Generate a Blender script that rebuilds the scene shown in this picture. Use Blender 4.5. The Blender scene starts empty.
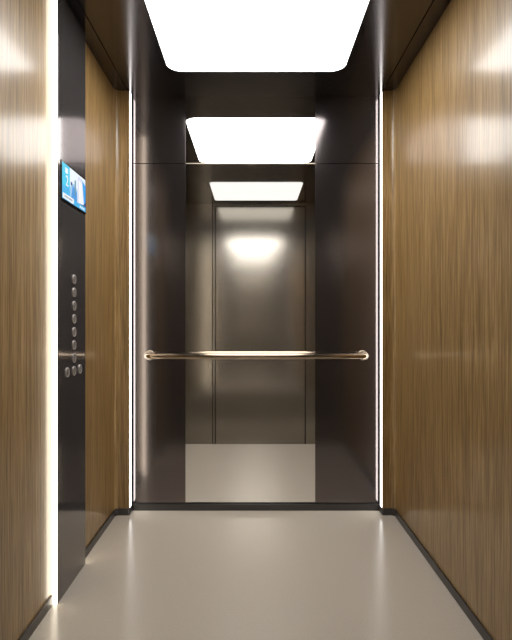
import bpy, bmesh, math
from mathutils import Vector, Matrix
C = bpy.context.scene.collection
PI = math.pi
U = 2.3 / 413.4            # metres per unit; unit = one photo pixel on the back wall
D = 520.0                  # camera to back wall, units
EYE = 190.4                # eye above cabin floor
H = EYE + 223.0            # cabin height
def P(x, y, z): return Vector((x*U, y*U, z*U))
def zz(off): return EYE + off
# ------------------------------------------------------------------ materials
def srgb(c):
    return tuple((v/255/12.92 if v/255 <= .04045 else ((v/255+.055)/1.055)**2.4) for v in c) + (1,)
def mat(name):
    m = bpy.data.materials.new(name); m.use_nodes = True
    nt = m.node_tree; return m, nt, nt.nodes['Principled BSDF']
def metal(name, col, rough, var=.0, metallic=1.0):
    m, nt, b = mat(name)
    b.inputs['Metallic'].default_value = metallic
    tc = nt.nodes.new('ShaderNodeTexCoord'); mp = nt.nodes.new('ShaderNodeMapping')
    mp.inputs['Scale'].default_value = (90, 90, .8)
    n = nt.nodes.new('ShaderNodeTexNoise'); n.inputs['Scale'].default_value = 1.5; n.inputs['Detail'].default_value = 3
    nt.links.new(tc.outputs['Object'], mp.inputs[0]); nt.links.new(mp.outputs[0], n.inputs['Vector'])
    r = nt.nodes.new('ShaderNodeMapRange'); r.inputs['To Min'].default_value = rough-var; r.inputs['To Max'].default_value = rough+var
    nt.links.new(n.outputs['Fac'], r.inputs['Value']); nt.links.new(r.outputs[0], b.inputs['Roughness'])
    b.inputs['Base Color'].default_value = srgb(col)
    return m
def emit(name, col, s):
    m, nt, b = mat(name)
    b.inputs['Base Color'].default_value = (.6, .6, .6, 1)
    b.inputs['Emission Color'].default_value = srgb(col); b.inputs['Emission Strength'].default_value = s
    return m
def wood(name):
    m, nt, b = mat(name)
    tc = nt.nodes.new('ShaderNodeTexCoord')
    def noise(sc, detail, dist=0):
        mp = nt.nodes.new('ShaderNodeMapping'); mp.inputs['Scale'].default_value = sc
        n = nt.nodes.new('ShaderNodeTexNoise'); n.inputs['Scale'].default_value = 1
        n.inputs['Detail'].default_value = detail; n.inputs['Distortion'].default_value = dist
        nt.links.new(tc.outputs['Object'], mp.inputs[0]); nt.links.new(mp.outputs[0], n.inputs['Vector'])
        return n.outputs['Fac']
    a = noise((130, 130, 2.6), 4, .25); c = noise((14, 14, .8), 3, .8); g = noise((420, 420, 9), 2)
    def math_(op, x, y):
        k = nt.nodes.new('ShaderNodeMath'); k.operation = op
        for i, v in enumerate((x, y)):
            if isinstance(v, (int, float)): k.inputs[i].default_value = v
            else: nt.links.new(v, k.inputs[i])
        return k.outputs[0]
    f = math_('ADD', math_('ADD', math_('MULTIPLY', a, .42), math_('MULTIPLY', c, .18)), math_('MULTIPLY', g, .40))
    cr = nt.nodes.new('ShaderNodeValToRGB'); e = cr.color_ramp.elements
    e[0].position = .34; e[0].color = srgb(WOOD_D); e[1].position = .64; e[1].color = srgb(WOOD_L)
    k = e.new(.5); k.color = srgb(WOOD_M)
    nt.links.new(f, cr.inputs[0]); nt.links.new(cr.outputs[0], b.inputs['Base Color'])
    bp = nt.nodes.new('ShaderNodeBump'); bp.inputs['Strength'].default_value = .05; bp.inputs['Distance'].default_value = .001
    nt.links.new(a, bp.inputs['Height']); nt.links.new(bp.outputs[0], b.inputs['Normal'])
    b.inputs['Roughness'].default_value = .42
    b.inputs['Coat Weight'].default_value = WOOD_COAT; b.inputs['Coat Roughness'].default_value = .16; b.inputs['Coat IOR'].default_value = 1.55
    return m
WOOD_D, WOOD_M, WOOD_L = (92, 69, 34), (144, 114, 67), (183, 151, 101)
WOOD_COAT = .5
PANEL_E, STRIP_E, WSTRIP_E, LAND_E = 8.5, 7.0, 5.5, 1.08
M = {}
M['wood'] = wood('oak_veneer')
M['dark'] = metal('dark_bronze_steel', (113, 107, 107), .12, .01, .92)
M['ceil'] = metal('ceiling_bronze_steel', (98, 95, 96), .15, .01, .95)
M['cop'] = metal('panel_black_steel', (118, 114, 114), .09, .0, .74)
M['base'] = metal('baseboard_steel', (80, 78, 78), .3, .03, .7)
M['mirror'] = metal('mirror_silver', (244, 244, 244), .0, 0)
M['rail'] = metal('rail_bronze', (168, 152, 132), .14, .02)
M['chrome'] = metal('chrome_cap', (190, 176, 160), .3, .02)
M['button'] = metal('button_steel', (200, 194, 192), .4, .03, .7)
M['buttonf'] = metal('button_face_steel', (120, 116, 116), .45, .03, .7)
M['black'] = metal('black_gap', (14, 12, 12), .5, .02, 0)
M['bezel'] = metal('black_glass', (8, 8, 9), .12, .01, 0)
M['front'] = metal('landing_bronze_steel', (196, 189, 178), .19, .01, .86)
M['door'] = metal('landing_door_steel', (198, 191, 180), .18, .01, .86)
M['panel'] = emit('lit_ceiling_diffuser', (255, 253, 250), PANEL_E)
M['mirrorglow'] = emit('imitated_reflection_glow', (255, 252, 246), LAND_E)
M['strip'] = emit('corner_strip_diffuser', (255, 252, 248), STRIP_E)
M['wstrip'] = emit('warm_strip_diffuser', (255, 244, 222), WSTRIP_E)
def floor_mat():
    m, nt, b = mat('beige_floor')
    tc = nt.nodes.new('ShaderNodeTexCoord')
    n = nt.nodes.new('ShaderNodeTexNoise'); n.inputs['Scale'].default_value = 180; n.inputs['Detail'].default_value = 2
    nt.links.new(tc.outputs['Object'], n.inputs['Vector'])
    cr = nt.nodes.new('ShaderNodeValToRGB'); e = cr.color_ramp.elements
    e[0].position = .35; e[0].color = srgb((195, 186, 173)); e[1].position = .65; e[1].color = srgb((203, 194, 181))
    nt.links.new(n.outputs['Fac'], cr.inputs[0]); nt.links.new(cr.outputs[0], b.inputs['Base Color'])
    b.inputs['Roughness'].default_value = .22
    return m
M['floor'] = floor_mat()
# ------------------------------------------------------------------ mesh helpers
def box(bm, x0, x1, y0, y1, z0, z1):
    vs = [bm.verts.new(P(x, y, z)) for x in (x0, x1) for y in (y0, y1) for z in (z0, z1)]
    for f in ((0,1,3,2), (4,6,7,5), (0,4,5,1), (2,3,7,6), (0,2,6,4), (1,5,7,3)):
        bm.faces.new([vs[i] for i in f])
def prism(bm, pts, z0, z1):                      # outline in plan, extruded up
    a = [bm.verts.new(P(x, y, z0)) for x, y in pts]; b = [bm.verts.new(P(x, y, z1)) for x, y in pts]
    bm.faces.new(a[::-1]); bm.faces.new(b)
    n = len(pts)
    for i in range(n): bm.faces.new((a[i], a[(i+1) % n], b[(i+1) % n], b[i]))
def rrect(x0, x1, y0, y1, r, n=10):
    o = []
    for cx, cy, a0 in ((x1-r, y1-r, 0), (x0+r, y1-r, 90), (x0+r, y0+r, 180), (x1-r, y0+r, 270)):
        for i in range(n+1):
            a = math.radians(a0 + 90*i/n); o.append((cx+r*math.cos(a), cy+r*math.sin(a)))
    return o
def tube(bm, pts, r, seg=20):                    # swept round bar (points in units)
    pts = [Vector(p) for p in pts]; rings = []
    up0 = None
    for i, p in enumerate(pts):
        t = (pts[min(i+1, len(pts)-1)] - pts[max(i-1, 0)]).normalized()
        s = Vector((0, 0, 1)); q = t.cross(s).normalized()
        rr = r[i] if isinstance(r, (list, tuple)) else r
        rings.append([bm.verts.new(P(*(p + (q*math.cos(2*PI*k/seg) + s*math.sin(2*PI*k/seg))*rr))) for k in range(seg)])
    for a, b in zip(rings, rings[1:]):
        for k in range(seg): bm.faces.new((a[k], a[(k+1) % seg], b[(k+1) % seg], b[k]))
    bm.faces.new(rings[0][::-1]); bm.faces.new(rings[-1])
def lathe(bm, c, axis, prof, seg=28):            # prof = [(distance along axis, radius)]
    ax = Vector(axis); q = ax.orthogonal().normalized(); s = ax.cross(q); c = Vector(c); rings = []
    for d, r in prof:
        rings.append([bm.verts.new(P(*(c + ax*d + (q*math.cos(2*PI*k/seg) + s*math.sin(2*PI*k/seg))*r))) for k in range(seg)])
    for a, b in zip(rings, rings[1:]):
        for k in range(seg): bm.faces.new((a[k], a[(k+1) % seg], b[(k+1) % seg], b[k]))
    bm.faces.new(rings[0][::-1]); bm.faces.new(rings[-1])
def obj(name, bm, m, parent=None, smooth=False, bevel=0):
    bmesh.ops.recalc_face_normals(bm, faces=bm.faces[:])
    me = bpy.data.meshes.new(name); bm.to_mesh(me); bm.free()
    for k in (m if isinstance(m, list) else [m]): me.materials.append(k)
    o = bpy.data.objects.new(name, me); C.objects.link(o)
    if smooth:
        for p in me.polygons: p.use_smooth = True
        me.set_sharp_from_angle(angle=math.radians(35))
    if bevel:
        b = o.modifiers.new('bevel', 'BEVEL'); b.width = bevel*U; b.segments = 2; b.limit_method = 'ANGLE'
    if parent:
        o.parent = parent; o.matrix_parent_inverse = Matrix.Translation(-parent.location)
    return o
def tag(o, label, cat, group=None):
    o['label'] = label; o['category'] = cat
    if group: o['group'] = group
    return o
def thing(name, loc, label, cat, group=None):
    o = bpy.data.objects.new(name, None); C.objects.link(o); o.location = P(*loc); o.empty_display_size = .05
    return tag(o, label, cat, group)
def struct(name, bm, m, **k):
    o = obj(name, bm, m, **k); o['kind'] = 'structure'; return o
# ------------------------------------------------------------------ plan
XL, XR = -135.0, 138.0             # wood wall faces
RL, RR = -121.0, 125.4             # inner faces of the corner returns
YR = -.026*D                       # front face of the returns
YF = -.53*D                        # front edge of the cabin
YW = -1.10*D                       # landing wall behind the camera
LF = -71.5                         # landing floor (cabin stands raised)
LC = zz(243.0)                     # landing ceiling
OX = 172.0
BB = 6.6                           # baseboard height
# floor, ceiling
b = bmesh.new(); box(b, -OX, OX, YF, 12, LF-6, 0); struct('floor', b, M['floor'])
b = bmesh.new(); box(b, -OX, OX, YW, YF, LF-6, LF); struct('floor_landing', b, M['floor'])
b = bmesh.new()
SL, SR = -122.7, 125.8
box(b, SL+.45, SR-.45, YF, 0, H, H+3); box(b, XL, SL-.45, YF, 0, H, H+3); box(b, SR+.45, XR, YF, 0, H, H+3)
box(b, -OX, OX, YF, 12, H+3, LC+8)
struct('ceiling', b, M['ceil'])
b = bmesh.new(); box(b, -OX, OX, YW, YF, LC, LC+8); struct('ceiling_landing', b, M['ceil'])
# wood walls with a soft inside corner and a return towards the middle
def wall(name, corner, xf, xr, s):
    r = 5.0; ys = YR - r
    b = bmesh.new(); box(b, *sorted((xf, s*OX)), YF, ys, 0, H); struct(name, b, M['wood'])
    pts = []
    for i in range(9):
        a = PI/2*i/8
        pts.append((xf - s*r*(1-math.cos(a)), ys + r*math.sin(a)))
    pts += [(xr + s*.2, YR), (xr, YR + .2), (xr, YR + 1), (xr + s*1.0, YR + 1), (xr + s*1.0, 0), (s*OX, 0), (s*OX, ys)]
    b = bmesh.new(); prism(b, pts, 0, H); struct(corner, b, M['wood'], smooth=True)
wall('wall_left', 'trim_3', XL, RL, -1); wall('wall_right', 'trim_4', XR, RR, 1)
b = bmesh.new(); box(b, -OX-6, -OX, YW, 12, LF-6, LC+8); struct('wall_landing_left', b, M['front'])  # side walls of the added landing, out of view, keep light in
b = bmesh.new(); box(b, OX, OX+6, YW, 12, LF-6, LC+8); struct('wall_landing_right', b, M['front'])
# back wall: dark steel sheets either side of the mirror, thin joints
JZ = zz(319.6-163.5)
MX0, MX1 = -68.0, 61.7
b = bmesh.new()
for x0, x1 in ((RL-.2, MX0-.25), (MX1+.25, RR+.2)):
    box(b, x0, x1, 0, 2, BB+.6, JZ-.35); box(b, x0, x1, 0, 2, JZ+.35, H)
box(b, MX0-.25, MX1+.25, .9, 2, 0, H)
struct('wall_back', b, M['dark'])
b = bmesh.new(); box(b, -OX, OX, 2, 12, 0, H); struct('trim_1', b, M['black'])
for n_, x in (('trim_5', RL-1.0), ('trim_6', RR+.05)):      # black shadow gaps beside the corner strips
    b = bmesh.new(); box(b, x, x+.95, -5, 0, BB, H); struct(n_, b, M['black'])
mir = thing('mirror', (-3.15, 0, BB+1), 'tall frameless wall mirror in two sheets, standing behind the bronze handrail', 'mirror')
for z0, z1 in ((BB+1.2, JZ-.4), (JZ+.4, H)):
    b = bmesh.new(); box(b, MX0, MX1, 0, .9, z0, z1); obj('mirror_pane', b, M['mirror'], mir)
b = bmesh.new(); box(b, MX0, MX1, -.12, .8, JZ-.38, JZ+.38); o = obj('joint_strip', b, M['chrome'], mir); o['label'] = 'thin bright metal joint strip'
# baseboards
def base(name, xf, xr, s):
    t = 1.2
    pts = [(xf, YF), (xf - s*t, YF), (xf - s*t, YR - t - 2), (xf - s*(t+2), YR - t), (xr - s*.2, YR - t), (xr - s*1.4, YR + .4), (xr - s*1.4, -2), (xr, -2), (xr, YR), (xf, YR)]
    b = bmesh.new(); prism(b, pts, 0, BB); struct(name, b, M['base'], bevel=.25)
base('baseboard_left', XL, RL-1, -1); base('baseboard_right', XR, RR+1, 1)
b = bmesh.new(); box(b, RL-.2, RR+.2, -2, 0, 0, BB); struct('baseboard_back', b, M['base'], bevel=.25)
# lights in the cabin
cl = thing('ceiling_light', (2.2, -.26*D, H), 'large white glowing rounded rectangular light panel in the dark ceiling', 'ceiling light')
PX0, PX1, PY0, PY1 = -75.8, 80.6, -.422*D, -.103*D
b = bmesh.new(); prism(b, rrect(PX0, PX1, PY0, PY1, 13), H-.4, H); obj('diffuser', b, M['panel'], cl)
b = bmesh.new()
o_ = rrect(PX0-1, PX1+1, PY0-1, PY1+1, 14); i_ = rrect(PX0-.05, PX1+.05, PY0-.05, PY1+.05, 13.05); n = len(o_)
lv = [[b.verts.new(P(x, y, z)) for x, y in q] for q in (o_, i_) for z in (H-.5, H)]
for i in range(n):
    j = (i+1) % n
    b.faces.new((lv[0][i], lv[0][j], lv[1][j], lv[1][i])); b.faces.new((lv[2][i], lv[2][j], lv[3][j], lv[3][i]))
    b.faces.new((lv[0][i], lv[0][j], lv[2][j], lv[2][i])); b.faces.new((lv[1][i], lv[1][j], lv[3][j], lv[3][i]))
obj('frame', b, M['black'], cl)
for x, s, side in ((RL, -1, 'left'), (RR, 1, 'right')):
    b = bmesh.new(); box(b, *sorted((x+s*.15, x+s*1.0)), YR+1.0, -5, BB, H)
    tag(obj('light_strip', b, M['strip']), 'thin white vertical light strip in the %s corner beside the dark back wall' % side, 'light strip', 'corner light strips')
# ------------------------------------------------------------------ control column
CX, CY0, CY1 = -131.0, -.330*D, -.220*D
col = thing('control_panel', (CX-3, (CY0+CY1)/2, 0), 'tall black steel lift control panel with screen and round buttons, on left oak wall', 'control panel')
b = bmesh.new(); box(b, XL+.25, CX, CY0, CY1, 0, H); obj('panel_body', b, M['cop'], col, bevel=.3)
b = bmesh.new(); box(b, XL+.25, CX-.6, CY0-1.2, CY0, 0, H)
tag(obj('light_strip', b, M['wstrip']), 'broad warm-white vertical light strip on the front edge of the black control panel', 'light strip')
b = bmesh.new(); box(b, XL+.25, CX-.6, CY1, CY1+1.2, 0, H)
tag(obj('light_strip', b, M['wstrip']), 'light strip on rear edge of the control panel, facing the dark back wall', 'light strip')
def cp(px, py):      # photo pixel -> point on the column face
    dr = CX / (px - 253.5); return (-(1-dr)*D, zz((319.6-py)*dr))
# screen
sy0, sy1 = cp(60.8, 0)[0], cp(85.3, 0)[0]
sz0, sz1 = zz(-(-81.5)), zz(109.5)
SW, SH = sy1-sy0, sz1-sz0
def plate(b, pts, x0, x1):     # outline in (y, z) extruded along x
    a = [b.verts.new(P(x0, y, z)) for y, z in pts]; c = [b.verts.new(P(x1, y, z)) for y, z in pts]; n = len(pts)
    b.faces.new(a[::-1]); b.faces.new(c)
    for i in range(n): b.faces.new((a[i], a[(i+1) % n], c[(i+1) % n], c[i]))
b = bmesh.new(); plate(b, rrect(sy0, sy1, sz0, sz1, 1.4, 5), CX, CX+.5); scr = obj('screen', b, M['bezel'], col)
iy0, iy1, iz0, iz1 = sy0+1.1, sy1-1.4, sz0+1.8, sz1-1.5
W_, H_ = iy1-iy0, iz1-iz0
scol = {'cyan': (10, 200, 236), 'cyan2': (50, 180, 238), 'sky': (236, 246, 252), 'white': (250, 250, 253), 'blue': (60, 150, 225), 'pale': (160, 205, 238), 'navy': (20, 60, 140), 'azure': (25, 160, 240), 'grey': (150, 160, 172), 'teal': (95, 150, 175), 'lilac': (214, 222, 245)}
SM = {k: emit('screen_'+k, v, .95) for k, v in scol.items()}
for k in SM: SM[k].node_tree.nodes['Principled BSDF'].inputs['Base Color'].default_value = (.01, .01, .01, 1)
keys = list(SM); b = bmesh.new(); lay = [0]
def sp(c, pts):
    lay[0] += 1; x1 = CX + .52 + .02*lay[0]; n0 = len(b.faces)
    plate(b, [(iy0 + u*W_, iz0 + v*H_) for u, v in pts], CX+.48, x1)
    b.faces.ensure_lookup_table()
    for f in b.faces[n0:]: f.material_index = keys.index(c)
sp('sky', [(0, 0), (1, 0), (1, 1), (0, 1)])
sp('cyan', [(0, .38), (.3, .38), (.3, 1), (0, 1)])
sp('cyan2', [(0, 0), (.44, 0), (.44, .38), (0, .38)])
sp('pale', [(.3, 0), (.62, 0), (.62, .5), (.46, .62), (.3, .45)])
sp('blue', [(.34, .1), (.6, .1), (.6, .42), (.42, .55)])
sp('teal', [(.5, .3), (.56, .3), (.56, .72), (.53, .76), (.5, .72)])
sp('azure', [(.78, .2), (1, .2), (1, .8), (.92, .86), (.8, .93)])
sp('lilac', [(.62, .16), (.93, .12), (.84, .9), (.66, .94)])
sp('white', [(.68, .18), (.9, .16), (.82, .8), (.68, .84)])
sp('navy', [(.72, .15), (1, .13), (1, .3), (.88, .17)])
sp('cyan2', [(.44, 0), (1, 0), (1, .14), (.44, .14)])
sp('white', [(.02, .02), (.46, .02), (.46, .16), (.02, .16)])
for k in range(6): sp('grey', [(.08+.055*k, .055), (.115+.055*k, .055), (.115+.055*k, .12), (.08+.055*k, .12)])
for k in range(3): sp('white', [(.72+.08*k, .03), (.765+.08*k, .03), (.765+.08*k, .09), (.72+.08*k, .09)])
for z in (.78, .83, .88): sp('white', [(.11, z-.012), (.21, z-.012), (.21, z+.014), (.11, z+.014)])
sp('white', [(.145, .75), (.175, .75), (.175, .9), (.145, .9)])
sp('navy', [(.34, .52), (.38, .52), (.38, .58), (.36, .62), (.34, .58)])
o = obj('display', b, [SM[k] for k in keys], scr); o.matrix_parent_inverse = Matrix.Identity(4)

o['label'] = 'lit blue and white display picture with the floor number 2'
cu = bpy.data.curves.new('digit', 'FONT'); cu.body = '2'; cu.size = H_*.42*U; cu.extrude = .1*U; cu.align_x = 'CENTER'
to = bpy.data.objects.new('digit_curve', cu); C.objects.link(to); bpy.context.view_layer.update()
me = bpy.data.meshes.new_from_object(to.evaluated_get(bpy.context.evaluated_depsgraph_get()))
bpy.data.objects.remove(to)
me.transform(Matrix.Translation(P(CX+1.1, iy0+.16*W_, iz0+.4*H_)) @ Matrix(((0,0,1,0),(1,0,0,0),(0,1,0,0),(0,0,0,1))))
me.materials.clear(); me.materials.append(SM['white'])
dg = bpy.data.objects.new('floor_digit', me); C.objects.link(dg); dg.parent = scr
# buttons: ring, face and a raised mark
def button(px, py):
    y, z = cp(px, py); R = 3.5
    bb = bmesh.new(); lathe(bb, (CX, y, z), (1, 0, 0), [(0, R), (.5, R), (.65, R-.2), (.65, R-.9), (.3, R-1.0)], 24)
    n0 = len(bb.faces)
    lathe(bb, (CX, y, z), (1, 0, 0), [(.1, R-1.0), (.45, R-1.05), (.5, R-1.2)], 24)
    bb.faces.ensure_lookup_table()
    for f in bb.faces[n0:]: f.material_index = 1
    n0 = len(bb.faces)
    plate(bb, rrect(y-.35, y+.35, z-1.5, z+1.5, .3, 3), CX+.4, CX+.75)
    obj('button', bb, [M['button'], M['buttonf']], col, smooth=True)
for py in (279.3, 292.5, 305.8, 319, 332, 345, 358): button(74, py)
for px, py in ((67.2, 372.3), (73.9, 370.8), (79.8, 369)): button(px, py)
# ------------------------------------------------------------------ handrail
RD = .968; RY = -(1-RD)*D; RZ = zz((319.6-356.3)*RD); rr_ = 2.9
x0, x1 = (146.5-253.5)*RD, (366-253.5)*RD
hr = thing('handrail', ((x0+x1)/2, 0, RZ), 'horizontal polished bronze handrail across the back wall and mirror', 'handrail')
er = 5.0
def bend(x, s):
    return [(x - s*er + s*er*math.sin(PI/2*i/8), RY + er - er*math.cos(PI/2*i/8), RZ) for i in range(9)]
pts = [(x0, -1.0, RZ)] + bend(x0, -1)[::-1] + [(0, RY, RZ)] + bend(x1, 1) + [(x1, -1.0, RZ)]
b = bmesh.new(); tube(b, pts, rr_, 24); obj('rail', b, M['rail'], hr, smooth=True)
for x in (x0, x1):
    b = bmesh.new(); lathe(b, (x, 0, RZ), (0, -1, 0), [(0, 4.9), (1.2, 4.9), (1.8, 4.3), (2.0, 3.0)]); obj('wall_rosette', b, M['chrome'], hr, smooth=True)
    b = bmesh.new(); lathe(b, (x, RY+er, RZ), (0, 1, 0), [(0, 3.2), (.3, 3.5), (1.4, 3.5), (1.7, 3.2)]); obj('collar', b, M['chrome'], hr, smooth=True)
# ------------------------------------------------------------------ added landing, stands in for the closed cabin front in the mirror
K = 2.10
def mx(px): return (px-253.5)*K
def mz(py): return zz((319.6-py)*K)
xs = [-OX, mx(212.6), OX]
zt = LC
b = bmesh.new()
DL, DR, DT = mx(214.8), mx(305.7), mz(205.5)
DT = min(DT, LC-4)
box(b, -OX, mx(212.6)-.8, YW-8, YW, LF, LC)
box(b, mx(212.6)+.8, DL, YW-8, YW, LF, LC)
box(b, DR, OX, YW-8, YW, LF, LC); box(b, DL, DR, YW-8, YW, DT, LC)
struct('wall_front', b, M['front'])
dr = bmesh.new(); box(dr, DL+1.9, DR-1.9, YW-6, YW-.8, LF+.5, DT-1.9); struct('door_1', dr, M['door'])
b = bmesh.new(); box(b, -OX, OX, YW-14, YW-8, LF-6, LC+8); struct('trim_2', b, M['black'])
ll = thing('ceiling_light', (mx(255)*.9, -.9*D, LC), 'pale glowing panel added above the landing, imitating a second reflection of the cabin light in the mirror', 'ceiling light')
LY0, LY1 = -(1.03)*D, -(.77)*D
b = bmesh.new(); prism(b, rrect(-78, 88, LY0, LY1, 6), LC-1.2, LC); obj('diffuser', b, M['mirrorglow'], ll)  # added glow, imitates the cabin light panel reflected by the front wall
# ------------------------------------------------------------------ camera, world, view
cd = bpy.data.cameras.new('camera'); cam = bpy.data.objects.new('camera', cd); C.objects.link(cam)
cam.location = P(0, -D, EYE); cam.rotation_euler = (PI/2, 0, 0)
cd.sensor_fit = 'HORIZONTAL'; cd.sensor_width = 36; cd.lens = 36*D/512
cd.shift_x = 2.5/512; cd.shift_y = -.4/512; cd.clip_start = .02
S = bpy.context.scene; S.camera = cam
w = bpy.data.worlds.new('world'); S.world = w; w.use_nodes = True
w.node_tree.nodes['Background'].inputs[0].default_value = (.02, .02, .02, 1)
S.view_settings.view_transform = 'Standard'; S.view_settings.look = 'None'
S.view_settings.exposure = 0; S.view_settings.gamma = 1; S.view_settings.use_curve_mapping = False
S.cycles.max_bounces = 12; S.cycles.diffuse_bounces = 5; S.cycles.glossy_bounces = 8
S.cycles.use_denoising = True
